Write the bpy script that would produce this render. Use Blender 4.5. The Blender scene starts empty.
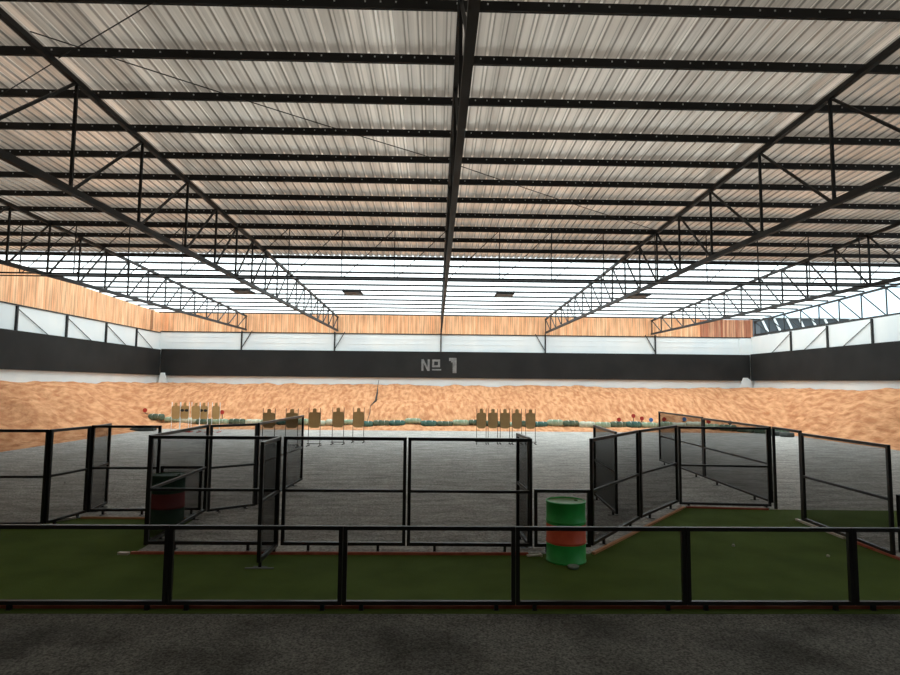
import bpy, math, random
from mathutils import Vector, Matrix, noise
random.seed(7)
C = bpy.context.scene.collection
PI = math.pi

# ------------------------------------------------------------ mesh builder
class MB:
    def __init__(s): s.v=[]; s.f=[]; s.m=[]
    def add(s, vs, fs, mi=0):
        b=len(s.v); s.v += [tuple(v) for v in vs]
        for f in fs: s.f.append([b+i for i in f]); s.m.append(mi)
    def box(s, x0,x1,y0,y1,z0,z1, mi=0):
        s.add([(x0,y0,z0),(x1,y0,z0),(x1,y1,z0),(x0,y1,z0),(x0,y0,z1),(x1,y0,z1),(x1,y1,z1),(x0,y1,z1)],
              [(3,2,1,0),(4,5,6,7),(0,1,5,4),(1,2,6,5),(2,3,7,6),(3,0,4,7)], mi)
    def bar(s, a, b, w, h=None, upv=(0,0,1), mi=0):
        a=Vector(a); b=Vector(b); h=h or w
        d=(b-a).normalized(); u=Vector(upv)
        if abs(d.dot(u))>.99: u=Vector((1,0,0))
        r=d.cross(u).normalized(); u=r.cross(d).normalized()
        r*=w/2; u*=h/2
        vs=[a-r-u,a+r-u,a+r+u,a-r+u,b-r-u,b+r-u,b+r+u,b-r+u]
        s.add(vs,[(0,1,2,3),(7,6,5,4),(0,4,5,1),(1,5,6,2),(2,6,7,3),(3,7,4,0)],mi)
    def tube(s, pts, r, n=8, mi=0):
        rings=[]
        for i,p in enumerate(pts):
            p=Vector(p); q=Vector(pts[min(i+1,len(pts)-1)]); o=Vector(pts[max(i-1,0)])
            d=(q-o).normalized(); u=Vector((0,0,1)) if abs(d.z)<.95 else Vector((1,0,0))
            a=d.cross(u).normalized(); b=a.cross(d)
            rr=r[i] if isinstance(r,(list,tuple)) else r
            rings.append([p+a*math.cos(2*PI*k/n)*rr+b*math.sin(2*PI*k/n)*rr for k in range(n)])
        vs=[v for g in rings for v in g]; fs=[]
        for i in range(len(rings)-1):
            for k in range(n): fs.append((i*n+k,i*n+(k+1)%n,(i+1)*n+(k+1)%n,(i+1)*n+k))
        fs.append(tuple(range(n-1,-1,-1))); fs.append(tuple((len(rings)-1)*n+k for k in range(n)))
        s.add(vs,fs,mi)
    def lathe(s, prof, n=32, mi=0, cx=0, cy=0):
        vs=[(cx+r*math.cos(2*PI*k/n),cy+r*math.sin(2*PI*k/n),z) for r,z in prof for k in range(n)]; fs=[]
        for i in range(len(prof)-1):
            for k in range(n): fs.append((i*n+k,i*n+(k+1)%n,(i+1)*n+(k+1)%n,(i+1)*n+k))
        s.add(vs,fs,mi)
    def prism(s, poly, y0, y1, mi=0):      # polygon in XZ thickened along Y
        n=len(poly)
        vs=[(x,y0,z) for x,z in poly]+[(x,y1,z) for x,z in poly]
        fs=[tuple(range(n)),tuple(range(2*n-1,n-1,-1))]+[(i+n,(i+1)%n+n,(i+1)%n,i) for i in range(n)]
        s.add(vs,fs,mi)
    def flat(s, poly, z0, z1, mi=0):       # polygon in XY thickened along Z
        n=len(poly)
        vs=[(x,y,z0) for x,y in poly]+[(x,y,z1) for x,y in poly]
        fs=[tuple(range(n-1,-1,-1)),tuple(range(n,2*n))]+[(i,(i+1)%n,(i+1)%n+n,i+n) for i in range(n)]
        s.add(vs,fs,mi)
    def build(s, name, mat, parent=None, smooth=False, loc=None, rotz=0):
        me=bpy.data.meshes.new(name); me.from_pydata(s.v,[],s.f); me.update()
        for m in (mat if isinstance(mat,(list,tuple)) else [mat]): me.materials.append(m)
        for p,mi in zip(me.polygons,s.m): p.material_index=mi; p.use_smooth=smooth
        o=bpy.data.objects.new(name,me); C.objects.link(o)
        if parent: o.parent=parent
        if loc: o.location=loc
        if rotz: o.rotation_euler.z=rotz
        return o

def tag(o,label,cat,group=None,kind=None):
    o['label']=label; o['category']=cat
    if group: o['group']=group
    if kind: o['kind']=kind
    return o
def struct(o): o['kind']='structure'; return o
def empty(name,loc,rz=0):
    o=bpy.data.objects.new(name,None); C.objects.link(o); o.location=loc; o.rotation_euler.z=rz
    o.empty_display_size=.1
    return o
ORD=['first','second','third','fourth','fifth','sixth','seventh','eighth','ninth','tenth','eleventh','twelfth','thirteenth','fourteenth','fifteenth','sixteenth','seventeenth','eighteenth','nineteenth','twentieth']
ORD+= ['twenty-'+o for o in ORD[:9]]+['thirtieth']+['thirty-'+o for o in ORD[:9]]+['fortieth']+['forty-'+o for o in ORD[:9]]

# ------------------------------------------------------------ materials
def mat(name, col, rough=.6, metal=0, var=None, scale=5, bump=0, bscale=20, stretch=None, detail=6, spec=.5):
    m=bpy.data.materials.new(name); m.use_nodes=True; N=m.node_tree.nodes; L=m.node_tree.links
    b=N['Principled BSDF']; b.inputs['Base Color'].default_value=(*col,1); b.inputs['Roughness'].default_value=rough
    b.inputs['Metallic'].default_value=metal; b.inputs['Specular IOR Level'].default_value=spec
    tc=N.new('ShaderNodeTexCoord'); mp=N.new('ShaderNodeMapping'); L.new(tc.outputs['Object'],mp.inputs[0])
    if stretch: mp.inputs['Scale'].default_value=stretch
    if var:
        n=N.new('ShaderNodeTexNoise'); n.inputs['Scale'].default_value=scale; n.inputs['Detail'].default_value=detail
        r=N.new('ShaderNodeValToRGB'); r.color_ramp.elements[0].position=.35; r.color_ramp.elements[1].position=.65
        r.color_ramp.elements[0].color=(*col,1); r.color_ramp.elements[1].color=(*var,1)
        L.new(mp.outputs[0],n.inputs[0]); L.new(n.outputs[0],r.inputs[0]); L.new(r.outputs[0],b.inputs['Base Color'])
    if bump:
        n=N.new('ShaderNodeTexNoise'); n.inputs['Scale'].default_value=bscale; n.inputs['Detail'].default_value=8
        L.new(mp.outputs[0],n.inputs[0])
        u=N.new('ShaderNodeBump'); u.inputs['Strength'].default_value=1; u.inputs['Distance'].default_value=bump
        L.new(n.outputs[0],u.inputs['Height']); L.new(u.outputs[0],b.inputs['Normal'])
    return m

M={}
M['steel']=mat('black_painted_steel',(.006,.0065,.007),.4,0,(.010,.010,.010),3)
M['steelrail']=mat('black_rail_steel',(.006,.0065,.007),.4,0,(.010,.010,.010),3)
M['truss']=mat('black_truss_steel',(.006,.0065,.007),.6,0,(.010,.010,.010),2)
M['screw']=mat('zinc_screw',(.7,.72,.75),.3,.8)
M['baffle']=mat('black_rubber_board',(.013,.013,.013),.8,0,(.02,.02,.019),.6,spec=.2)
M['numpaint']=mat('grey_stencil_paint',(.21,.21,.2),.8,0,(.12,.12,.12),4)
M['white']=mat('white_steel_sheet',(.70,.76,.78),.6,0,(.80,.83,.82),.5,stretch=(1,1,.5))
M['whitepaint']=mat('white_paint',(.8,.8,.78),.5)
M['sand']=mat('orange_sand',(.44,.185,.085),.95,0,(.69,.36,.185),4.2,.22,3.6,stretch=(1,.32,.6),detail=13,spec=.1)
M['sandstrip']=mat('pale_sand',(.6,.42,.3),.95,0,(.7,.55,.42),2,.02,8,spec=.1)
M['card']=mat('brown_cardboard',(.58,.36,.16),.85,0,(.66,.42,.19),3)
M['cardpale']=mat('tan_cardboard',(.50,.28,.10),.85,0,(.56,.33,.13),3)
M['blackpaint']=mat('black_paint',(.02,.018,.016),.6)
M['wood']=mat('dark_timber',(.05,.04,.035),.8)
M['redpaint']=mat('red_paint',(.42,.03,.02),.5)
M['bluepaint']=mat('blue_paint',(.05,.16,.42),.5)
M['bag0']=mat('dark_green_bag',(.045,.075,.05),.9,0,(.13,.18,.12),4,.02,12)
M['bag1']=mat('pale_green_bag',(.20,.29,.19),.9,0,(.36,.43,.31),4,.02,12)
M['bag2']=mat('white_green_bag',(.62,.62,.50),.9,0,(.34,.40,.30),5,.02,12)
M['bag3']=mat('teal_bag',(.03,.10,.09),.9,0,(.08,.18,.15),4,.02,12)
M['rope']=mat('pale_bag_tie',(.75,.72,.62),.9)
M['tyre']=mat('black_rubber',(.03,.035,.035),.8,0,(.07,.08,.07),5)
M['drumg']=mat('green_drum_paint',(.03,.40,.08),.42,0,(.04,.50,.10),6)
M['drumt']=mat('olive_drum_lid',(.10,.24,.05),.5,0,(.14,.30,.07),5)
M['drumr']=mat('red_drum_paint',(.75,.10,.045),.5,0,(.85,.14,.06),6)
M['drumg2']=mat('darker_green_drum_paint',(.035,.11,.06),.6,0,(.05,.14,.08),6)  # darker, rougher green and red for the left drum
M['drumr2']=mat('darker_red_drum_paint',(.38,.05,.05),.6,0,(.46,.07,.07),6)
M['border']=mat('red_border_strip',(.38,.075,.04),.7,0,(.52,.14,.08),4)
M['aluminium']=mat('bare_aluminium_strip',(.7,.62,.55),.45,.3)
M['orangestrip']=mat('orange_border_strip',(.6,.28,.13),.7)
M['plastic']=mat('clear_milky_plastic',(.28,.36,.31),.2)
M['dull']=mat('dull_steel_plate',(.16,.17,.14),.7)
M['shed']=mat('dark_shed_sheet',(.05,.055,.06),.7)
M['asphaltd']=None

def turf_mat():
    m=mat('green_artificial_turf',(.082,.128,.026),.95,0,(.108,.165,.036),1.2,.012,160,spec=.1); return m
M['turf']=turf_mat()

def gravel():
    m=bpy.data.materials.new('grey_gravel'); m.use_nodes=True; N=m.node_tree.nodes; L=m.node_tree.links
    b=N['Principled BSDF']; b.inputs['Roughness'].default_value=.95; b.inputs['Specular IOR Level'].default_value=.15
    tc=N.new('ShaderNodeTexCoord')
    mp=N.new('ShaderNodeMapping'); mp.inputs['Scale'].default_value=(.8,2.4,1); L.new(tc.outputs['Object'],mp.inputs[0])
    n1=N.new('ShaderNodeTexNoise'); n1.inputs['Scale'].default_value=1.3; n1.inputs['Detail'].default_value=9; n1.inputs['Roughness'].default_value=.7; L.new(mp.outputs[0],n1.inputs[0])
    n2=N.new('ShaderNodeTexVoronoi'); n2.inputs['Scale'].default_value=22; L.new(tc.outputs['Object'],n2.inputs[0])
    r=N.new('ShaderNodeValToRGB'); e=r.color_ramp.elements; e[0].position=.3; e[0].color=(.27,.26,.24,1); e[1].position=.7; e[1].color=(.66,.64,.60,1)
    L.new(n1.outputs[0],r.inputs[0])
    r2=N.new('ShaderNodeValToRGB'); r2.color_ramp.elements[0].color=(.65,.65,.65,1); r2.color_ramp.elements[1].color=(1.25,1.25,1.25,1)
    L.new(n2.outputs['Color'],r2.inputs[0])
    mx=N.new('ShaderNodeMix'); mx.data_type='RGBA'; mx.blend_type='MULTIPLY'; mx.inputs[0].default_value=1
    L.new(r.outputs[0],mx.inputs[6]); L.new(r2.outputs[0],mx.inputs[7]); L.new(mx.outputs[2],b.inputs['Base Color'])
    u=N.new('ShaderNodeBump'); u.inputs['Distance'].default_value=.13; u.inputs['Strength'].default_value=1
    L.new(n1.outputs[0],u.inputs['Height'])
    u2=N.new('ShaderNodeBump'); u2.inputs['Distance'].default_value=.02; L.new(n2.outputs['Distance'],u2.inputs['Height']); L.new(u.outputs[0],u2.inputs['Normal'])
    L.new(u2.outputs[0],b.inputs['Normal'])
    return m
M['gravel']=gravel()

def asphalt():
    m=bpy.data.materials.new('dark_asphalt'); m.use_nodes=True; N=m.node_tree.nodes; L=m.node_tree.links
    b=N['Principled BSDF']; b.inputs['Roughness'].default_value=.9; b.inputs['Specular IOR Level'].default_value=.2
    tc=N.new('ShaderNodeTexCoord')
    n1=N.new('ShaderNodeTexNoise'); n1.inputs['Scale'].default_value=.9; n1.inputs['Detail'].default_value=4; L.new(tc.outputs['Object'],n1.inputs[0])
    n2=N.new('ShaderNodeTexNoise'); n2.inputs['Scale'].default_value=45; n2.inputs['Detail'].default_value=4; L.new(tc.outputs['Object'],n2.inputs[0])
    r=N.new('ShaderNodeValToRGB'); e=r.color_ramp.elements; e[0].position=.36; e[0].color=(.075,.075,.068,1); e[1].position=.55; e[1].color=(.16,.16,.148,1)
    L.new(n1.outputs[0],r.inputs[0])
    r2=N.new('ShaderNodeValToRGB'); r2.color_ramp.elements[0].position=.35; r2.color_ramp.elements[1].position=.7; r2.color_ramp.elements[0].color=(.45,.45,.45,1); r2.color_ramp.elements[1].color=(1.7,1.7,1.65,1)
    L.new(n2.outputs[0],r2.inputs[0])
    mx=N.new('ShaderNodeMix'); mx.data_type='RGBA'; mx.blend_type='MULTIPLY'; mx.inputs[0].default_value=1
    L.new(r.outputs[0],mx.inputs[6]); L.new(r2.outputs[0],mx.inputs[7]); L.new(mx.outputs[2],b.inputs['Base Color'])
    u=N.new('ShaderNodeBump'); u.inputs['Distance'].default_value=.01; L.new(n2.outputs[0],u.inputs['Height']); L.new(u.outputs[0],b.inputs['Normal'])
    return m
M['asphalt']=asphalt()

def boards(name,axis,c0,c1,width=.16):
    m=bpy.data.materials.new(name); m.use_nodes=True; N=m.node_tree.nodes; L=m.node_tree.links
    b=N['Principled BSDF']; b.inputs['Roughness'].default_value=.75
    tc=N.new('ShaderNodeTexCoord'); sp=N.new('ShaderNodeSeparateXYZ'); L.new(tc.outputs['Object'],sp.inputs[0])
    d=N.new('ShaderNodeMath'); d.operation='DIVIDE'; d.inputs[1].default_value=width; L.new(sp.outputs[axis],d.inputs[0])
    fl=N.new('ShaderNodeMath'); fl.operation='FLOOR'; L.new(d.outputs[0],fl.inputs[0])
    wn=N.new('ShaderNodeTexWhiteNoise'); wn.noise_dimensions='1D'; L.new(fl.outputs[0],wn.inputs['W'])
    r=N.new('ShaderNodeValToRGB'); r.color_ramp.elements[0].color=(*c0,1); r.color_ramp.elements[1].color=(*c1,1)
    L.new(wn.outputs['Value'],r.inputs[0])
    mp=N.new('ShaderNodeMapping'); mp.inputs['Scale'].default_value=(7,7,.7); L.new(tc.outputs['Object'],mp.inputs[0])
    n=N.new('ShaderNodeTexNoise'); n.inputs['Scale'].default_value=1; n.inputs['Detail'].default_value=5; L.new(mp.outputs[0],n.inputs[0])
    r2=N.new('ShaderNodeValToRGB'); r2.color_ramp.elements[0].position=.3; r2.color_ramp.elements[0].color=(.62,.6,.58,1); r2.color_ramp.elements[1].position=.6; r2.color_ramp.elements[1].color=(1.05,1.05,1.05,1)
    L.new(n.outputs[0],r2.inputs[0])
    fr=N.new('ShaderNodeMath'); fr.operation='FRACT'; L.new(d.outputs[0],fr.inputs[0])
    gt=N.new('ShaderNodeMath'); gt.operation='GREATER_THAN'; gt.inputs[1].default_value=.1; L.new(fr.outputs[0],gt.inputs[0])
    mr=N.new('ShaderNodeMapRange'); mr.inputs['To Min'].default_value=.5; L.new(gt.outputs[0],mr.inputs[0])
    mx=N.new('ShaderNodeMix'); mx.data_type='RGBA'; mx.blend_type='MULTIPLY'; mx.inputs[0].default_value=1
    L.new(r.outputs[0],mx.inputs[6]); L.new(r2.outputs[0],mx.inputs[7])
    mx2=N.new('ShaderNodeMix'); mx2.data_type='RGBA'; mx2.blend_type='MULTIPLY'; mx2.inputs[0].default_value=1
    L.new(mx.outputs[2],mx2.inputs[6]); L.new(mr.outputs[0],mx2.inputs[7]); L.new(mx2.outputs[2],b.inputs['Base Color'])
    return m
M['boards_x']=boards('tan_board_cladding_back','X',(.90,.44,.215),(1.0,.60,.34))
M['boards_y']=boards('tan_board_cladding_side','Y',(.90,.44,.215),(1.0,.60,.34))
M['boards_r']=boards('rusty_board_cladding','X',(.38,.10,.045),(.75,.42,.24))

def tin():
    m=bpy.data.materials.new('galvanised_roof_sheet'); m.use_nodes=True; N=m.node_tree.nodes; L=m.node_tree.links
    b=N['Principled BSDF']; b.inputs['Roughness'].default_value=.30; b.inputs['Metallic'].default_value=.92
    tc=N.new('ShaderNodeTexCoord')
    mp=N.new('ShaderNodeMapping'); mp.inputs['Scale'].default_value=(1.6,.35,1); L.new(tc.outputs['Object'],mp.inputs[0])
    n=N.new('ShaderNodeTexNoise'); n.inputs['Scale'].default_value=1.2; n.inputs['Detail'].default_value=6; L.new(mp.outputs[0],n.inputs[0])
    r=N.new('ShaderNodeValToRGB'); r.color_ramp.elements[0].position=.3; r.color_ramp.elements[0].color=(.74,.70,.66,1); r.color_ramp.elements[1].position=.7; r.color_ramp.elements[1].color=(.95,.92,.89,1)
    L.new(n.outputs[0],r.inputs[0])
    sx=N.new('ShaderNodeSeparateXYZ'); L.new(tc.outputs['Object'],sx.inputs[0])
    def mth(op,a,v=None,c=None):
        q=N.new('ShaderNodeMath'); q.operation=op; L.new(a,q.inputs[0])
        if v is not None: q.inputs[1].default_value=v
        if c is not None: L.new(c,q.inputs[1])
        return q.outputs[0]
    ad=mth('ADD',sx.outputs['X'],20.3); dv=mth('DIVIDE',ad,.25); fr=mth('FRACT',dv)
    lap=N.new('ShaderNodeValToRGB'); e=lap.color_ramp.elements; e[0].position=0; e[0].color=(.80,.8,.8,1); e[1].position=.10; e[1].color=(1,1,1,1)
    for pp,cc in ((.58,1.0),(.66,.5),(.72,.5),(.76,1.15),(.90,1.15),(.94,.6)): q=e.new(pp); q.color=(cc,cc,cc,1)
    L.new(fr,lap.inputs[0])
    sh=mth('FLOOR',mth('DIVIDE',ad,.75)); wn=N.new('ShaderNodeTexWhiteNoise'); wn.noise_dimensions='1D'; L.new(sh,wn.inputs['W'])
    mr=N.new('ShaderNodeMapRange'); mr.inputs['To Min'].default_value=.78; mr.inputs['To Max'].default_value=1.08; L.new(wn.outputs['Value'],mr.inputs[0])
    wn2=N.new('ShaderNodeTexWhiteNoise'); wn2.noise_dimensions='1D'; L.new(mth('FLOOR',mth('DIVIDE',ad,.0417)),wn2.inputs['W'])
    mr2=N.new('ShaderNodeMapRange'); mr2.inputs['To Min'].default_value=.80; mr2.inputs['To Max'].default_value=1.06; L.new(wn2.outputs['Value'],mr2.inputs[0])
    def mul(a,c):
        q=N.new('ShaderNodeMix'); q.data_type='RGBA'; q.blend_type='MULTIPLY'; q.inputs[0].default_value=1; L.new(a,q.inputs[6]); L.new(c,q.inputs[7]); return q.outputs[2]
    colr=mul(mul(mul(r.outputs[0],lap.outputs[0]),mr.outputs[0]),mr2.outputs[0])
    L.new(colr,b.inputs['Base Color'])
    out=N['Material Output']; t=N.new('ShaderNodeBsdfTranslucent')
    t2=N.new('ShaderNodeMix'); t2.data_type='RGBA'; t2.blend_type='MULTIPLY'; t2.inputs[0].default_value=1; t2.inputs[7].default_value=(1,.84,.70,1)
    L.new(colr,t2.inputs[6]); L.new(t2.outputs[2],t.inputs[0])
    ms=N.new('ShaderNodeMixShader'); ms.inputs[0].default_value=.082; L.new(b.outputs[0],ms.inputs[1]); L.new(t.outputs[0],ms.inputs[2]); L.new(ms.outputs[0],out.inputs[0])
    return m
M['tin']=tin()

def translucent():
    m=bpy.data.materials.new('translucent_white_roof_sheet'); m.use_nodes=True; N=m.node_tree.nodes; L=m.node_tree.links
    N.remove(N['Principled BSDF']); out=N['Material Output']
    t=N.new('ShaderNodeBsdfTranslucent'); t.inputs[0].default_value=(.93,.95,.94,1)
    d=N.new('ShaderNodeBsdfDiffuse'); d.inputs[0].default_value=(.85,.87,.87,1)
    mx=N.new('ShaderNodeMixShader'); mx.inputs[0].default_value=.22; L.new(t.outputs[0],mx.inputs[1]); L.new(d.outputs[0],mx.inputs[2]); L.new(mx.outputs[0],out.inputs[0])
    return m
M['clear']=translucent()

def net(name,f,col=(.012,.013,.013)):
    m=bpy.data.materials.new(name); m.use_nodes=True; N=m.node_tree.nodes; L=m.node_tree.links
    N.remove(N['Principled BSDF']); out=N['Material Output']
    t=N.new('ShaderNodeBsdfTransparent'); d=N.new('ShaderNodeBsdfDiffuse'); d.inputs[0].default_value=(*col,1)
    g=N.new('ShaderNodeNewGeometry'); dt=N.new('ShaderNodeVectorMath'); dt.operation='DOT_PRODUCT'; L.new(g.outputs['Incoming'],dt.inputs[0]); L.new(g.outputs['True Normal'],dt.inputs[1])
    ab=N.new('ShaderNodeMath'); ab.operation='ABSOLUTE'; L.new(dt.outputs['Value'],ab.inputs[0])
    mxx=N.new('ShaderNodeMath'); mxx.operation='MAXIMUM'; mxx.inputs[1].default_value=.22; L.new(ab.outputs[0],mxx.inputs[0])
    iv=N.new('ShaderNodeMath'); iv.operation='DIVIDE'; iv.inputs[0].default_value=1; L.new(mxx.outputs[0],iv.inputs[1])
    pw=N.new('ShaderNodeMath'); pw.operation='POWER'; pw.inputs[0].default_value=1-f; L.new(iv.outputs[0],pw.inputs[1])
    om=N.new('ShaderNodeMath'); om.operation='SUBTRACT'; om.inputs[0].default_value=1; L.new(pw.outputs[0],om.inputs[1])
    mx=N.new('ShaderNodeMixShader'); L.new(om.outputs[0],mx.inputs[0]); L.new(t.outputs[0],mx.inputs[1]); L.new(d.outputs[0],mx.inputs[2]); L.new(mx.outputs[0],out.inputs[0])
    return m
M['net']=net('black_shade_netting',.27)

# ------------------------------------------------------------ camera
cam=bpy.data.cameras.new('camera'); co=bpy.data.objects.new('camera',cam); C.objects.link(co)
cam.sensor_width=36; cam.lens=24.0; cam.clip_start=.05; cam.clip_end=500
R=Matrix(((0.9996894104,-0.0108167678,-0.0224517308),(-0.0232511870,-0.0805487550,-0.9964794430),(0.0089702278,0.9966919763,-0.0807752401)))
co.matrix_world=Matrix.Translation((0,0,2.6))@R.to_4x4()
bpy.context.scene.camera=co

# ------------------------------------------------------------ floor, turf
YB=44.0; XL=-20.1; XR=23.4; Y0=-11.0
b=MB(); b.box(-60,80,-60,110,-.3,0); fl=struct(b.build('floor',M['gravel']))
b=MB(); b.box(XL,XR,Y0,7.07,-.02,.012); b.build('asphalt_strip',M['asphalt'],fl)
b=MB(); b.box(-60,80,-60,Y0-.5,-.02,.008); b.build('bounce_ground',mat('pale_bounce_surface',(.42,.40,.37),.9,0,(.5,.48,.45),2),fl)  # unseen pale ground added behind the viewpoint as a sunlight reflector
turf=[(-12,7.08),(7.2,7.08),(7.2,11.2),(12,11.2),(12,12.9),(7.2,13.0),(5.41,13.2),(2.42,9.55),(-4.62,9.52),(-4.62,11.9),(-6.8,11.94),(-7.7,11.05),(-12,11.0)]
b=MB(); b.flat(turf,.001,.016); tf=b.build('artificial_turf',M['turf'])
tag(tf,'green artificial turf laid over the near part of the range floor','artificial turf')
def strip(a,c,m,lab,name='edging_strip',w=.05,h=.035):
    o=empty_or=MB(); o.bar((a[0],a[1],.016+h/2),(c[0],c[1],.016+h/2),w,h)
    t=o.build(name,m); tag(t,lab,'edging strip','edging strips around the turf'); return t
strip((-11,7.24),(7.2,7.24),M['border'],'long thin red edging strip just behind the foreground guard rail')
strip((-4.6,9.46),(1.45,9.46),M['border'],'red edging strip along the turf under the middle row of mesh panels')
strip((2.47,9.5),(5.4,13.12),M['orangestrip'],'orange-brown edging strip running diagonally along the turf right of the green drum')
strip((5.45,13.13),(7.15,12.95),M['border'],'short dark red edging strip under the far frontal mesh panel on the right')
strip((7.15,11.95),(7.12,10.5),M['aluminium'],'pale metal edging strip under the near right mesh panel',w=.05)
strip((7.12,10.4),(7.1,8.6),M['border'],'red edging strip at the right edge of the turf, nearer than the pale one')
strip((-6.75,11.86),(-4.75,11.82),M['orangestrip'],'orange edging strip along the far edge of the left turf corner')
strip((-7.6,11.03),(-6.85,11.86),M['aluminium'],'pale slanted edging strip at the left corner of the turf')
strip((-4.78,9.44),(-4.62,9.42),M['aluminium'],'short pale metal strip at the left foot of the middle mesh panels',w=.06)

# ------------------------------------------------------------ walls
b=MB(); b.box(XL-.25,XR+.2,YB,YB+.2,0,6.37); wb=struct(b.build('wall_back',M['white']))
for z in (5.62,6.0):
    b=MB(); b.box(XL,XR,YB-.02,YB,z,z+.02); b.build('sheet_seam',M['white'],wb)
b=MB(); b.box(XL-.25,19.6,YB,YB+.12,6.40,7.86); b.build('board_cladding',M['boards_x'],wb)
b=MB(); b.box(19.6,XR+.15,YB-.03,YB+.12,6.40,7.72); b.build('rusty_board_cladding',M['boards_r'],wb)
b=MB(); b.box(XL,XR+.15,YB-.05,YB+.05,6.34,6.41); b.build('cladding_rail',M['truss'],wb)
b=MB(); b.box(XL-.2,XL,Y0,YB,0,6.28); wl=struct(b.build('wall_left',M['white']))
b=MB(); zz=lambda y:9.12-.0317*y
b.add([(XL-.12,Y0,6.31),(XL,Y0,6.31),(XL,YB,6.31),(XL-.12,YB,6.31),(XL-.12,Y0,zz(Y0)),(XL,Y0,zz(Y0)),(XL,YB,zz(YB)),(XL-.12,YB,zz(YB))],
      [(3,2,1,0),(4,5,6,7),(0,1,5,4),(1,2,6,5),(2,3,7,6),(3,0,4,7)]); b.build('board_cladding',M['boards_y'],wl)
b=MB(); b.box(XL,XL+.05,Y0,YB-.06,6.26,6.32); b.build('cladding_rail',M['truss'],wl)
b=MB(); b.box(XL+.01,XL+.19,42.4,42.6,6.4,7.78); b.build('board_post',M['boards_y'],wl)
b=MB(); b.box(XR,XR+.2,Y0,YB,0,6.42); wr=struct(b.build('wall_right',M['white']))
b=MB(); b.box(XR-.9,XR,YB-.1,YB,0,6.33); b.build('corner_pilaster',M['white'],wr)
b=MB(); b.box(XL,XR,Y0-.2,Y0,0,9.4); struct(b.build('wall_front',M['baffle']))

# black baffle boards hung in front of the walls
b=MB(); b.box(XL+.2,XR-.22,YB-.2,YB-.12,3.18,5.1); bb=b.build('baffle_board',M['baffle'])
tag(bb,'long black baffle board with the painted number on the back wall','baffle board','black baffle boards around the range')
b=MB(); b.add([(XL+.12,Y0,3.15),(XL+.19,Y0,3.15),(XL+.19,43.78,3.2),(XL+.12,43.78,3.2),(XL+.12,Y0,5.05),(XL+.19,Y0,5.05),(XL+.19,43.78,5.05),(XL+.12,43.78,5.05)],
  [(3,2,1,0),(4,5,6,7),(0,1,5,4),(1,2,6,5),(2,3,7,6),(3,0,4,7)])
tag(b.build('baffle_board',M['baffle']),'long black baffle board along the left wall','baffle board','black baffle boards around the range')
xa=XR-.20; xb=XR-.13
b=MB(); b.add([(xa,Y0,2.7),(xb,Y0,2.7),(xb,43.78,3.2),(xa,43.78,3.2),(xa,Y0,4.85),(xb,Y0,4.85),(xb,43.78,5.14),(xa,43.78,5.14)],
  [(3,2,1,0),(4,5,6,7),(0,1,5,4),(1,2,6,5),(2,3,7,6),(3,0,4,7)])
tag(b.build('baffle_board',M['baffle']),'long black baffle board along the right wall','baffle board','black baffle boards around the range')
# number on the back board: letters as thin painted shapes
ya=YB-.212; yb=YB-.2; X0=-1.08; ZT=4.53
def glyph(name,polys):
    b=MB()
    for pts in polys: b.prism([(X0+x,ZT-z) for x,z in pts][::-1],ya,yb)
    b.build(name,M['numpaint'],bb)
glyph('painted_letter',[[(0,0),(.16,0),(.45,.56),(.45,0),(.60,0),(.60,.84),(.44,.84),(.15,.28),(.15,.84),(0,.84)]])
glyph('painted_letter',[[(.78,0),(1.36,0),(1.36,.57),(.78,.57),(.78,.15),(.93,.15),(.93,.42),(1.21,.42),(1.21,.15),(.78,.15)]])
glyph('painted_underline',[[(.78,.70),(1.44,.70),(1.44,.80),(.78,.80)]])
glyph('painted_digit',[[(2.02,-.13),(2.56,-.13),(2.56,.98),(2.28,.98),(2.28,.20),(2.16,.20),(2.16,.10),(2.02,.10)]])
# little white gusset where the boards meet
b=MB(); b.prism([(XL+.1,2.6),(XL+.8,2.6),(XL+.55,3.38),(XL+.3,3.38)],YB-.32,YB-.2)
tag(b.build('corner_gusset',M['white']),'small white gusset below the black boards in the left corner','gusset')
b=MB(); b.prism([(XR-1.1,2.6),(XR-.25,2.6),(XR-.25,3.2),(XR-.5,3.4),(XR-.8,3.4)],YB-.32,YB-.2)
tag(b.build('corner_gusset',M['white']),'small white gusset below the black boards in the right corner','gusset')

# ------------------------------------------------------------ sand berm
def bz(x,y):
    sl=(-16.1-x)/3.7; sr=(x-(20.0))/2.9; sb=(y-35.1)/8.6
    t=0
    for s in (sl,sr,sb):
        if s>0: t+=s**3
    t=t**(1/3)
    if t<=0: return -1
    t=min(t,1)
    a=min(t/.22,1); z=.16*a*a*(3-2*a)
    if t>.22:
        u=(t-.22)/.78; z+=2.46*(1.35*u-.35*u*u)
    return z
def surf(x,y):
    z=bz(x,y)
    if z<0: return 0
    n1=noise.noise(Vector((x*.35,y*.35,1)))*.30; n2=noise.noise(Vector((x*1.1,y*.8,4)))*.24; n3=noise.noise(Vector((x*2.6,y*1.6,8)))*.16
    k=min(z/.5,1); return z+(n1+n2+n3)*k*(1 if z<2.3 else .4)+.012
b=MB(); st=.27; nx=int((XR-XL-.0)/st)+2; ny=int((YB-8)/st)+2
idx={}; vs=[]; fs=[]
for j in range(ny):
    for i in range(nx):
        x=min(XL+.02+i*st,XR-.02); y=min(8+j*st,YB-.07); z=bz(x,y)
        if z>=0: z=surf(x,y)
        else: z=-.06
        idx[i,j]=len(vs); vs.append((x,y,z))
for j in range(ny-1):
    for i in range(nx-1):
        q=[idx[i,j],idx[i+1,j],idx[i+1,j+1],idx[i,j+1]]
        if max(vs[k][2] for k in q)>-.05: fs.append(q)
used=sorted({k for f in fs for k in f}); re={k:n for n,k in enumerate(used)}
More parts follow.
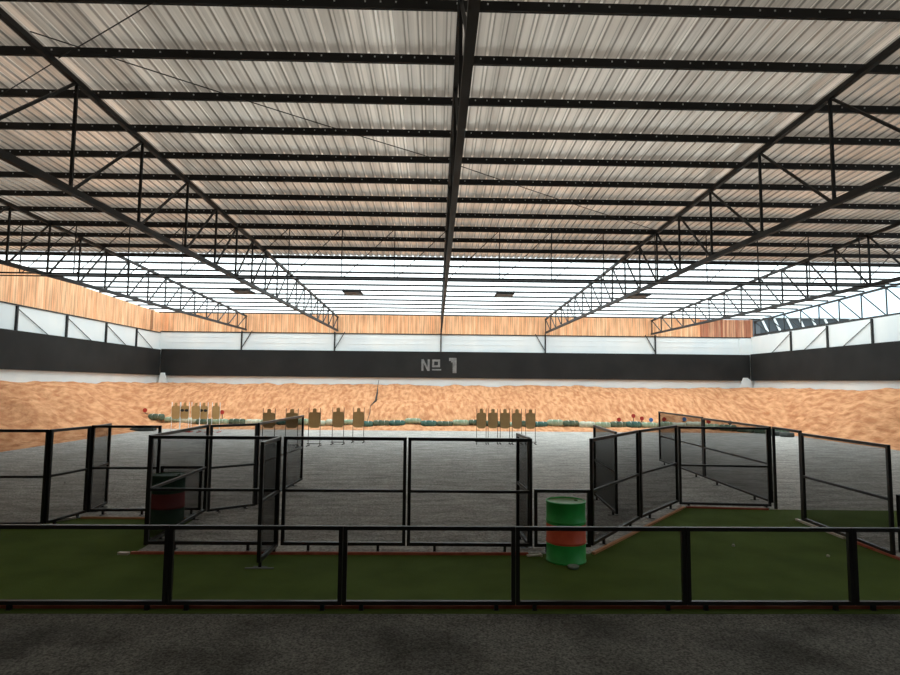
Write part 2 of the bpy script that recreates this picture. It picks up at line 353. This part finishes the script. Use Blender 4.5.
b.add([vs[k] for k in used],[[re[k] for k in f] for f in fs])
bm=b.build('sand_berm',M['sand'],smooth=True)
tag(bm,'orange sand bank heaped against the back and side walls','sand bank')

# ------------------------------------------------------------ roof
RZ=lambda y:9.19-.0317*y
def sheet(y0,y1,x0=XL-.2,x1=23.95,pitch=.25):
    prof=[]; x=x0
    while x<x1:
        prof+= [(x,0),(x+.165,0),(x+.185,.032),(x+.23,.032)]; x+=pitch
    prof.append((x,0))
    vs=[(px,y,RZ(y)+pz) for y in (y0,y1) for px,pz in prof]; n=len(prof)
    b=MB(); b.add(vs,[(i,i+1,n+i+1,n+i) for i in range(n-1)]); return b
ce=struct(sheet(Y0-.2,26.5).build('ceiling',M['tin']))
sheet(26.42,44.3).build('translucent_sheet',M['clear'],ce)
# purlins
pys=[]; k=0
y=9.33-1.555*13
while y<44.2: pys.append(y); y+=1.557
vis=0
for y in pys:
    zt=RZ(y)-.005
    b=MB(); x0=XL+.02; x1=23.9
    # C section
    h=.16 if y<27 else .10
    b.box(x0,x1,y-.035,y-.028,zt-h,zt); b.box(x0,x1,y-.028,y+.035,zt-.008,zt); b.box(x0,x1,y-.028,y+.035,zt-h,zt-h+.008)
    b.box(x0,x1,y+.028,y+.035,zt-h+.008,zt-h+.03)
    r=empty('roof_purlin',(0,0,0)) if False else b.build('roof_purlin',M['truss'])
    if y<8: lab='black steel purlin under the roof sheets above and behind the viewpoint'
    else:
        lab='black purlin under the '+('corrugated' if y<26 else 'translucent')+' roof, %s from the top of the picture'%ORD[vis]; vis+=1
    tag(r,lab,'purlin','purlins under the roof')
    if 8<y<24:
        s=MB(); n=int((x1-x0)/.25)
        for i in range(n):
            if (i%2)==0 or random.random()<.35:
                sx=XL-.2+.08+i*.25
                if sx<x0+.1 or sx>x1-.1: continue
                s.box(sx-.012,sx+.012,y-.05,y-.033,zt-.075,zt-.05)
        so=s.build('screw_row',M['screw'],r); so['kind']='stuff'
BC=lambda y:6.57-.0062*(44-y)
TC=lambda y:8.95-.0317*y
def truss(x,lab,w=.10):
    r=empty('roof_truss',(x,0,0)); tag(r,lab,'roof truss','trusses running towards the back wall')
    y1=YB-.12
    b=MB(); b.bar((0,Y0+.1,TC(Y0)),(0,y1,TC(y1)),w,.11); b.build('top_chord',M['truss'],r)
    b=MB(); b.bar((0,Y0+.1,BC(Y0)),(0,y1,BC(y1)),w*1.15,.13); b.build('bottom_chord',M['truss'],r)
    nodes=[-9.9,-7.2,-4.5,-1.8,.9,3.6,6.3,9.0,11.7,14.4,17.1,19.4,21.43]+[21.43+1.86*i for i in range(1,13)]+[43.8]
    p=None
    for y in nodes:
        b=MB(); b.bar((0,y,BC(y)),(0,y,TC(y)),.055); b.build('web_post',M['truss'],r)
        if p is not None:
            b=MB(); b.bar((0,p+.08,BC(p)+.04),(0,y-.04,TC(y)-.04),.05,.05,upv=(1,0,0)); b.build('web_diagonal',M['truss'],r)
        p=y
    return r
TX=[(-13.88,'black lattice roof truss near the left wall, leftmost of the lengthwise trusses'),(-7.23,'black lattice roof truss left of the central one, running to the back wall'),
    (.33,'black central roof truss straight overhead, seen edge-on above the number board'),(8.02,'black lattice roof truss right of the central one, running to the back wall'),
    (15.9,'black lattice roof truss second from the right wall'),(23.62,'black edge truss above the right wall against the sky')]
for x,l in TX: truss(x,l)
# cross truss
r=empty('roof_truss',(0,21.43,0)); tag(r,'slender black roof truss crossing the hall from wall to wall below the ceiling','roof truss')
zt=TC(21.43)-.02; zb=BC(21.43)-.05
b=MB(); b.bar((XL+.05,.0,zt),(23.6,0,zt),.08,.1); b.build('top_chord',M['truss'],r)
b=MB(); b.bar((XL+.05,.0,zb+.1),(23.6,0,zb+.1),.05,.05); b.build('bottom_chord',M['truss'],r)
b=MB(); b.bar((XL+.05,.12,zb+.02),(23.6,.12,zb+.02),.04,.04); b.build('tie_bar',M['truss'],r)
k=-10; 
while k<=12:
    x=.35+1.9*k
    if x>XL+.1 and x<23.5:
        b=MB(); b.bar((x,0,zb+.1),(x,0,zt),.03); b.build('web_post',M['truss'],r)
        if x+1.9<23.6:
            b=MB(); b.bar((x+.1,0,zb+.12),(x+1.85,0,zt-.04),.025,.025,upv=(0,1,0)); b.build('web_diagonal',M['truss'],r)
    k+=1
# bracing rods under the sheets
def rod(a,c,lab):
    b=MB(); pts=[(a[0]+(c[0]-a[0])*t,a[1]+(c[1]-a[1])*t,8.98-.0317*(a[1]+(c[1]-a[1])*t)-.03*math.sin(PI*t)) for t in [i/10 for i in range(11)]]
    b.tube(pts,.011,6); tag(b.build('bracing_rod',M['truss']),lab,'bracing rod','thin bracing rods under the roof')
rod((-7.1,10.1),(.2,15.4),'thin dark bracing rod slanting across the roof bay left of the central truss')
rod((.45,15.55),(7.9,21.2),'thin dark bracing rod slanting across the roof bay right of the central truss')
rod((-7.35,11.1),(-13.75,15.3),'thin dark bracing rod slanting across the roof at the upper left')
rod((-3.2,8.3),(-7.1,10.9),'thin dark bracing rod slanting near the top edge left of centre')
# flat dark panels hanging under translucent roof
for x,lab in [(-11.0,'dark flat rectangular panel under the translucent roof, leftmost of the four'),(-4.78,'dark flat rectangular panel under the translucent roof, just left of the centre'),
              (3.85,'dark flat rectangular panel under the translucent roof, just right of the centre'),(11.55,'dark flat rectangular panel under the translucent roof, rightmost of the four')]:
    y=34.0; z=RZ(34.0)-.27
    r=empty('roof_lamp',(x,y,z)); tag(r,lab,'ceiling lamp','flat dark lamps under the translucent roof')
    b=MB(); b.box(-.5,.5,-.8,.8,-.05,.05); b.box(-.42,.42,-.7,.7,.05,.09); b.build('lamp_housing',M['baffle'],r)
    b=MB(); b.box(-.44,.44,-.7,.7,-.06,-.05); b.build('lamp_lens',M['steel'],r)
    b=MB(); b.bar((-.45,-.7,.05),(-.45,-.7,.24),.02); b.bar((.45,-.7,.05),(.45,-.7,.24),.02); b.bar((-.45,.7,.05),(-.45,.7,.2),.02); b.bar((.45,.7,.05),(.45,.7,.2),.02); b.build('hanger',M['truss'],r)

# columns below the truss ends at the back
for x,br,w in [(-14.2,1,'behind the black board, leftmost'),(-7.45,1,'behind the black board, second from left'),(.33,0,'behind the black board just left above the painted number'),(8.02,-1,'behind the black board, right of the painted number'),(16.2,-1,'behind the black board, rightmost on the back wall')]:
    r=empty('steel_column',(x,YB-.055,0)); tag(r,'slim dark steel column '+w,'column','columns on the back wall')
    b=MB(); b.bar((0,0,3.45),(0,0,6.5),.09); b.build('column_shaft',M['truss'],r)
    if br:
        b=MB(); b.bar((0,-.02,5.2),(br*.75,-.02,6.5),.05,.05,upv=(0,1,0)); b.build('knee_brace',M['truss'],r)
def wallpost(x,y,z1,sgn,lab):
    r=empty('wall_post',(x,y,0)); tag(r,lab,'wall post','posts on the side walls')
    b=MB(); b.bar((0,0,3.5),(0,0,z1),.10); b.build('post_shaft',M['truss'],r)
    b=MB(); b.bar((0,.1,z1-.15),(0,2.5,5.0),.03,.03,upv=(1,0,0)); b.build('diagonal_brace',M['truss'],r)
for i,y in enumerate([28.95,32.85,36.75,40.45]): wallpost(XL+.053,y,6.24,1,'dark braced post on the left wall above the black board, %s from the left'%ORD[i])
for i,y in enumerate([38.9,35.2,31.5]): wallpost(XR-.053,y,6.4,1,'dark braced post on the right wall above the black board, %s from the corner'%ORD[i])

# neighbouring shed beyond the right wall
r=empty('neighbouring_shed',(0,62,0)); tag(r,'dark slatted shed end with pale slanting struts beyond the right wall','shed')
b=MB(); b.box(34,52,0,8,0,10.0); b.build('shed_wall',M['shed'],r)
b=MB(); b.box(33.8,52.3,-.4,8.3,10.05,10.15); b.build('shed_roof',M['white'],r)
for i in range(9):
    b=MB(); x=34.1+i*1.35; b.bar((x,-.1,10.0),(x+1.2,-.1,7.4),.2,.1,upv=(0,1,0)); b.build('strut',M['whitepaint'],r)

# ------------------------------------------------------------ mesh fence panels
T=.05
def panel(p,q,lab,z0=.10,z1=1.77,mesh=True,mid=True,bottom=True,feet=(.22,.78),zs=None,cat='fence panel',base=0):
    p=Vector((p[0],p[1],0)); q=Vector((q[0],q[1],0)); L=(q-p).length; a=math.atan2(q.y-p.y,q.x-p.x)
    r=empty('fence_panel',(p.x,p.y,.0 if not base else base),a)
    tag(r,lab,cat,'black framed fence panels of the shooting bay')
    e=T/2
    b=MB(); b.box(0,T,-e,e,z0 if bottom else .01,z1); b.build('side_post',M['steel'],r)
    b=MB(); b.box(L-T,L,-e,e,z0 if bottom else .01,z1); b.build('side_post',M['steel'],r)
    b=MB(); b.box(T,L-T,-e,e,z1-T,z1); b.build('top_rail',M['steel'],r)
    zm=(z0+z1)/2+.0
    if mid: b=MB(); b.box(T,L-T,-e*.9,e*.9,zm-.02,zm+.022); b.build('middle_rail',M['steel'],r)
    if bottom: b=MB(); b.box(T,L-T,-e,e,z0,z0+T); b.build('bottom_rail',M['steel'],r)
    if mesh:
        b=MB(); b.add([(T,0,z0+T),(L-T,0,z0+T),(L-T,0,z1-T),(T,0,z1-T)],[(0,1,2,3)]); b.build('mesh_screen',M['net'],r)
    if bottom:
        for f in feet:
            x=f*L; b=MB(); b.box(x-.02,x+.02,-.02,.02,.015,z0); b.box(x-.022,x+.022,-.10,.10,.001 if False else .014,.022); b.build('foot',M['steel'],r)
    return r
Z1=1.78
panel((-4.51,9.70),(-2.46,9.68),'mesh fence panel facing the viewer, leftmost of the middle row',z1=1.78)
panel((-2.40,9.68),(-.455,9.66),'mesh fence panel facing the viewer, middle one of the middle row',z1=1.78)
panel((-.43,9.66),(1.54,9.63),'mesh fence panel facing the viewer, left of the front green drum',z1=1.78)
panel((-2.45,9.62),(-2.47,8.72),'narrow mesh fence panel edge-on jutting towards the viewer at the middle row',z1=1.78,feet=(.15,.9))
panel((1.5,9.68),(1.44,10.62),'narrow mesh fence panel edge-on running back behind the left side of the front drum',z1=1.79)
panel((1.57,9.63),(2.46,9.62),'low black fence frame behind the front green drum',z1=.985,mid=False,mesh=True)
panel((2.50,9.70),(3.93,11.68),'slanting mesh fence panel just right of the front green drum',z1=1.78)
panel((3.98,11.74),(5.37,13.38),'slanting mesh fence panel, farther of the two right of the front drum',z1=1.78)
panel((5.42,13.42),(7.36,13.22),'mesh fence panel facing the viewer at the far right of the turf',z1=1.75,z0=.04,feet=(.1,.95))
panel((7.41,13.14),(7.27,11.9),'open black door frame without mesh between two right-hand panels',z1=1.78,mesh=False,mid=False,bottom=False)
panel((7.24,11.84),(7.13,9.38),'near right mesh fence panel running towards the viewer beside the right picture edge',z1=1.74,z0=.045)
panel((7.19,9.34),(8.8,9.32),'low mesh fence frame cut off by the right edge of the picture',z1=.98,mid=False)
panel((7.75,20.8),(7.6,17.05),'far mesh fence panel on the gravel at right, the most distant one',z1=1.79,feet=(.12,.85))
panel((7.59,16.98),(7.44,13.3),'long mesh fence panel running back over the gravel behind the far right frontal panel',z1=1.77)
panel((3.74,14.2),(3.61,12.05),'mesh fence panel seen at an angle behind the slanting right-hand panels',z1=1.72,feet=(.1,.85))
panel((-4.55,9.78),(-4.61,12.40),'mesh fence panel running back from the left end of the middle row',z1=1.78,z0=.06)
panel((-4.58,12.42),(-3.81,13.06),'short slanting mesh fence panel behind the middle row at left',z1=1.77,z0=.04)
panel((-3.8,13.08),(-3.59,16.5),'long mesh fence panel running back towards the brown targets at left',z1=1.78,z0=.05)
panel((-6.83,12.21),(-5.5,12.28),'mesh fence panel facing the viewer left of the left drum',z1=1.76,z0=.08)
panel((-5.47,12.28),(-4.66,12.3),'low fence frame behind the left drum',z1=.96,mid=False)
panel((-6.85,12.27),(-6.97,13.15),'short mesh fence panel running back at the far left corner of the turf',z1=1.74,z0=.05)
panel((-6.985,11.16),(-6.84,12.17),'short mesh fence panel linking the two left frontal panels',z1=1.75,z0=.07)
panel((-9.4,11.04),(-7.0,11.15),'mesh fence panel cut off by the left edge of the picture',z1=1.75,z0=.06)

# foreground guard rail (no mesh)
px=[-7.07,-5.06,-3.06,-1.06,.95,2.96,4.95,6.96]
gl=['cut off by the left picture edge','second from the left','third from the left','left of the picture centre','directly in front of the green drum','next right of the green drum','cut off by the right picture edge']
for i in range(7):
    r=empty('guard_rail',(px[i]+.004,7.18,0)); L=px[i+1]-px[i]-.008
    tag(r,'low black guard rail section without mesh, '+gl[i],'guard rail','guard rail sections in the foreground')
    for x in (0,L-.045):
        b=MB(); b.box(x,x+.045,-.025,.025,.12,.92); b.build('side_post',M['steelrail'],r)
    b=MB(); b.box(0,L,-.025,.025,.92,.965); b.build('top_rail',M['steelrail'],r)
    b=MB(); b.box(0,L,-.025,.025,.075,.12); b.build('bottom_rail',M['steelrail'],r)
    for x in (.22,L-.22):
        b=MB(); b.box(x-.022,x+.022,-.022,.022,.016,.075); b.box(x-.03,x+.03,-.03,.03,.0155,.02); b.build('foot',M['steelrail'],r)

# ------------------------------------------------------------ drums
def drum(x,y,z,lab,rz=0,s=1,G='drumg',RD='drumr',T='drumt'):
    r=empty('steel_drum',(x,y,z),rz); tag(r,lab,'drum'); R0=.292*s; H=.88
    b=MB(); b.lathe([(R0-.015,0),(R0+.006,.0),(R0+.006,.02),(R0,.025),(R0,.27)],40); b.add([(0,0,.005)]+[((R0-.01)*math.cos(2*PI*k/24),(R0-.01)*math.sin(2*PI*k/24),.005) for k in range(24)],[(0,(k+1)%24+1,k+1) for k in range(24)])
    b.build('lower_band',M[G],r,True)
    b=MB(); b.lathe([(R0,.27),(R0,.28),(R0+.009,.292),(R0+.009,.302),(R0,.314),(R0,.55)],40); b.build('red_band',M[RD],r,True)['label']='red painted middle band'
    b=MB(); b.lathe([(R0,.55),(R0,.575),(R0+.009,.588),(R0+.009,.598),(R0,.61),(R0,.855),(R0+.006,.862),(R0+.008,H),(R0-.004,H+.003),(R0-.012,H-.01)],40); b.build('upper_band',M[G],r,True)
    b=MB(); b.lathe([(R0-.012,H-.014),(R0-.03,H-.016),(.0,H-.014)],40); b.lathe([(.03,H-.014),(.03,H+.002),(.0,H+.002)],12,cx=.17,cy=.05); b.build('drum_lid',M[T],r)
    return r
drum(1.98,9.2,.016,'green steel drum with a red middle band in front of the low frame')
drum(-5.02,11.62,.016,'dull dark green steel drum with a dark red band behind the mesh at left',G='drumg2',RD='drumr2',T='drumg2')
b=MB(); b.lathe([(.0,.006),(.055,.0),(.075,.008),(.085,.04),(.08,.042),(.07,.012),(.0,.012)],20)
tag(b.build('plastic_bowl',M['plastic'],loc=(1.99,8.77,.018),smooth=True),'small milky plastic bowl on the turf at the foot of the green drum','bowl')
b=MB(); b.box(-.2,.0,-.03,.03,0,.02); b.box(.0,.03,-.06,.06,0,.03)
tag(b.build('metal_offcut',M['aluminium'],loc=(1.62,9.42,.017),rotz=.15),'small pale metal offcut lying left of the green drum','offcut')
b=MB(); b.box(-.2,.2,-.025,.025,0,.01)
tag(b.build('base_plate',M['dull'],loc=(-2.46,8.74,.017)),'flat pale plate on the turf under the edge-on narrow mesh panel','plate')
for x,y,z,l in [(4.92,10.0,.016,'tiny white scrap on the green turf right of the drum'),(6.1,9.4,.016,'tiny pale scrap on the turf near the right mesh panel'),(-9.59,16.05,0,'tiny white stone on the gravel behind the left panels')]:
    b=MB(); b.lathe([(0,0),(.022,.004),(.026,.02),(.014,.036),(0,.04)],9); tag(b.build('white_scrap',M['whitepaint'],loc=(x,y,z),smooth=True),l,'scrap')

# ------------------------------------------------------------ target stands
def stand(x,y,w,z0,z1,lab,m='card',wood='wood',extra=None,grp='cardboard silhouette targets on stands',pale=False):
    r=empty('target_stand',(x,y,0),random.uniform(-.06,.06)); tag(r,lab,'target',grp)
    hw=w/2; H=z1-z0; hh=.17*H/.85; c=.06
    # silhouette: tapered foot, square shoulders, small head
    P=[(-hw*.72,z0),(hw*.72,z0),(hw,z0+.14*H),(hw,z1-hh-.06),(hw*.8,z1-hh),(.08,z1-hh),(.08,z1-.03),(.05,z1),(-.05,z1),(-.08,z1-.03),(-.08,z1-hh),(-hw*.8,z1-hh),(-hw,z1-hh-.06),(-hw,z0+.14*H)]
    b=MB(); b.prism(P,-.012,-.006); b.build('cardboard_target',M[m],r)
    for s in (-1,1):
        b=MB(); b.bar((s*(hw+.0),.01,.0),(s*(hw),.01,z1+.02),.032,.02); b.build('upright',M[wood],r)
    b=MB(); b.bar((-hw-.06,.01,.10),(hw+.06,.01,.10),.03); b.build('cross_bar',M[wood],r)
    for s in (-1,1):
        b=MB(); b.bar((s*hw,-.3,.02),(s*hw,.3,.02),.035); b.build('base_foot',M['wood'] if wood=='wood' else M['redpaint'],r)
    if extra:
        b=MB()
        for ex in extra: b.lathe([(0,0),(.09,0),(.09,.01),(0,.01)],14,cx=0,cy=0) if False else b.prism([(ex+.10*math.cos(2*PI*k/14),z1-.42+.075*math.sin(2*PI*k/14)) for k in range(14)],-.022,-.013)
        b.build('black_spots',M['blackpaint'],r)['label']='two black spots on the cardboard'
    return r
LG=['leftmost of the five','second from left of the five','middle one of the five','fourth from left of the five','rightmost of the five']
for i,(x,y,z0,z1) in enumerate([(-6.98,25.5,.79,1.58),(-6.0,25.4,.8,1.59),(-5.18,26.0,.77,1.6),(-4.3,26.8,.74,1.6),(-3.52,27.7,.68,1.56)]):
    stand(x,y,.5,z0,z1,'brown cardboard target in the spread-out group left of centre, '+LG[i])
RG=['leftmost of the five set close together','second from the left of the five set close together','middle of the five set close together','fourth from the left of the five set close together','rightmost of the five set close together']
for i,(x,y) in enumerate([(2.08,27.45),(2.61,27.5),(3.16,27.5),(3.7,27.45),(4.32,27.45)]):
    stand(x,y,.43,.70,1.58,'brown cardboard target in the tight group right of centre, '+LG[i])
for i,(x,w,ex,l) in enumerate([(-14.05,.45,None,'tan cardboard target on pale posts at far left, leftmost of five'),(-13.62,.45,(-.13,.10),'tan cardboard target with two black spots at far left, nearer the left wall'),
        (-12.98,.45,None,'tan cardboard target on pale posts at far left, between the two spotted ones'),(-12.6,.45,(-.13,.10),'tan cardboard target with two black spots at far left, farther from the left wall'),(-11.9,.42,None,'tan plain cardboard target on pale posts at far left, rightmost of five')]):
    stand(x,33.0+.12*(i%2),w,.70,1.58,l,'cardpale','whitepaint',ex,'tan targets on pale posts at far left')
# little round plates on sticks in the sand
def plate(x,y,zc,m,lab):
    g=surf(x,y); zc=max(zc,g+.16); r=empty('plate_target',(x,y,g)); tag(r,lab,'round target','small round steel targets at the foot of the sand bank')
    b=MB(); b.prism([(.13*math.cos(2*PI*k/18),zc-g+.13*math.sin(2*PI*k/18)) for k in range(18)],-.02,.0); b.build('round_plate',M[m],r)
    b=MB(); b.bar((0,.02,0),(0,.02,zc-g),.035); b.build('stake',M['wood'],r)
    b=MB(); b.bar((-.15,.02,.02),(.15,.02,.02),.04); b.build('base_bar',M['wood'],r)
for x,y,z,m,l in [(-17.6,37,.98,'redpaint','small red round target on a tall stake at far left, left of the tan targets'),
    (-13.1,37.4,.88,'redpaint','small red round target right of the tan targets at far left'),
    (11.5,37.7,.60,'redpaint','small red round target, leftmost of the group at the right of the sandbags'),
    (12.42,37.7,.84,'redpaint','small red round target standing highest in the group at right'),
    (12.95,37.7,.68,'redpaint','small red round target between the highest one and the blue one'),
    (13.53,37.7,.60,'bluepaint','small blue round target left of the far mesh panel'),
    (14.36,37.7,.62,'redpaint','small dark red round target seen through the far mesh panel'),
    (15.56,37.5,.62,'bluepaint','small blue round target seen through the far mesh panel'),
    (16.95,37.2,.55,'redpaint','small red round target right of the post of the far mesh panel'),
    (18.1,36.8,.52,'wood','small dark round target behind the far right panels'),]:
    plate(x,y,z,m,l)

# ------------------------------------------------------------ sandbags
def bag_mesh(seed,L=1.02,D=.42,Hh=.36):
    rnd=random.Random(seed); b=MB(); nu=14; nv=12; vs=[]
    for i in range(nu+1):
        u=-1+2*i/nu; w=(1-abs(u)**6)**.5*.96+.04
        for j in range(nv):
            a=2*PI*j/nv; cx=math.cos(a); sz=math.sin(a)
            px=D/2*math.copysign(abs(cx)**.7,cx)*w; pz=Hh/2*math.copysign(abs(sz)**.7,sz)*(w*.6+.4)
            vs.append((u*L/2,px+rnd.uniform(-.012,.012),pz+Hh/2+rnd.uniform(-.012,.012)))
    fs=[(i*nv+j,(i+1)*nv+j,(i+1)*nv+(j+1)%nv,i*nv+(j+1)%nv) for i in range(nu) for j in range(nv)]
    fs+= [tuple(range(nv)),tuple(nu*nv+nv-1-k for k in range(nv))]
    b.add(vs,fs); return b
kinds=['bag0','bag1','bag2','bag3']; names={'bag0':'dark green','bag1':'pale green','bag2':'whitish green','bag3':'teal green'}
protos={}
path=[]; x=-16.9
seq=[0,1,2,0,1,0,2,1,3,1,2,2,1,3,0,3,1,3,0,1,0,0,1,0,3,1,0,2,1,0,3,1,1,2,2,1,0,1,3,1,0,0]
i=0
while x<14.5: path.append((x,37.0+.07*math.sin(i*1.3),0.0)); x+=.97; i+=1
pts=[]; a=0
px_,py_=14.9,36.9
for k in range(7):
    a=-.15-.14*k; pts.append((px_,py_,a)); px_+=.95*math.cos(a); py_+=.95*math.sin(a)
path+=pts
for i,(x,y,a) in enumerate(path):
    kd=kinds[seq[i%len(seq)]]
    if i>=len(path)-3: kd='bag0'
    if kd not in protos:
        r=empty('sandbag',(0,0,0)); o=bag_mesh(i).build('bag_body',M[kd],r,True)
        b=MB()
        for ux in (-.18,.2): b.tube([(ux,.195*math.copysign(abs(math.cos(t))**.7,math.cos(t)),.18+.19*math.copysign(abs(math.sin(t))**.7,math.sin(t))) for t in [PI*2*k/12 for k in range(13)]],.012,5)
        o2=b.build('tie_band',M['rope'],r); protos[kd]=(r,o,o2)
    else:
        p,o,o2=protos[kd]; r=p.copy(); C.objects.link(r)
        for c in (o,o2): d=c.copy(); C.objects.link(d); d.parent=r
    g=surf(x,y)
    r.location=(x,y,g-.03); r.rotation_euler=(0,0,a+random.uniform(-.12,.12)); r.scale=(1,1,random.uniform(.9,1.12))
    tag(r,names[kd]+' sandbag along the sand bank, %s from the left end of the row'%ORD[i],'sandbag','row of sandbags at the foot of the sand bank')
# old tyres at the right end, dark slab at the left end
def tyre(x,y,lab,r0=.36,h=.24,z=0):
    b=MB(); b.lathe([(r0*.55,.03),(r0*.62,0),(r0*.92,.0),(r0,.05),(r0,h-.05),(r0*.92,h),(r0*.62,h),(r0*.55,h-.03)],26)
    tag(b.build('tyre',M['tyre'],loc=(x,y,z),smooth=True),lab,'tyre','old tyres at the right end of the sandbags')
tyre(19.0,33.6,'dark old tyre lying at the right end of the sandbag row, farther one')
tyre(19.25,32.75,'dark old tyre lying at the right end of the sandbag row, nearest one')
b=MB(); b.flat([(-.6,-.35),(.6,-.3),(.55,.35),(-.55,.3)],0,.14); b.flat([(-.5,-.25),(.45,-.2),(.4,.25),(-.45,.2)],.14,.2)
tag(b.build('dark_slab',M['tyre'],loc=(-16.0,33.6,0.02),rotz=.1),'dark flat slab lying on the gravel left of the tan targets','slab')
# cable dangling down the sand bank
def gz(x,y): return surf(x,y)+.06
b=MB(); b.tube([(-4.10,43.3,3.0),(-4.12,42.6,gz(-4.1,42.6)),(-4.0,41.2,gz(-4.0,41.2)+.12),(-4.02,40.5,gz(-4,40.5)),(-4.25,39.3,gz(-4.25,39.3)),(-4.15,38.2,gz(-4.1,38.2)+.1),(-4.2,37.4,.45)],[.02,.02,.05,.07,.02,.018,.018],6)
tag(b.build('hanging_cable',M['blackpaint']),'thin dark cable with a knot running down the sand bank near the centre','cable')

# ------------------------------------------------------------ daylight
w=bpy.data.worlds.new('world'); bpy.context.scene.world=w; w.use_nodes=True
bg=w.node_tree.nodes['Background']; bg.inputs[0].default_value=(.60,.80,.92,1); bg.inputs[1].default_value=1.0
s=bpy.data.lights.new('sun','SUN'); s.energy=3.2; s.angle=.02; s.color=(1,.96,.9)
so=bpy.data.objects.new('sun',s); C.objects.link(so); so.rotation_euler=(math.radians(-12),math.radians(-14),0)
vs=bpy.context.scene.view_settings; vs.view_transform='Standard'; vs.look='None'; vs.gamma=1; vs.use_curve_mapping=False; vs.exposure=1.2
bpy.context.scene.cycles.max_bounces=10; bpy.context.scene.cycles.diffuse_bounces=6; bpy.context.scene.cycles.transparent_max_bounces=16
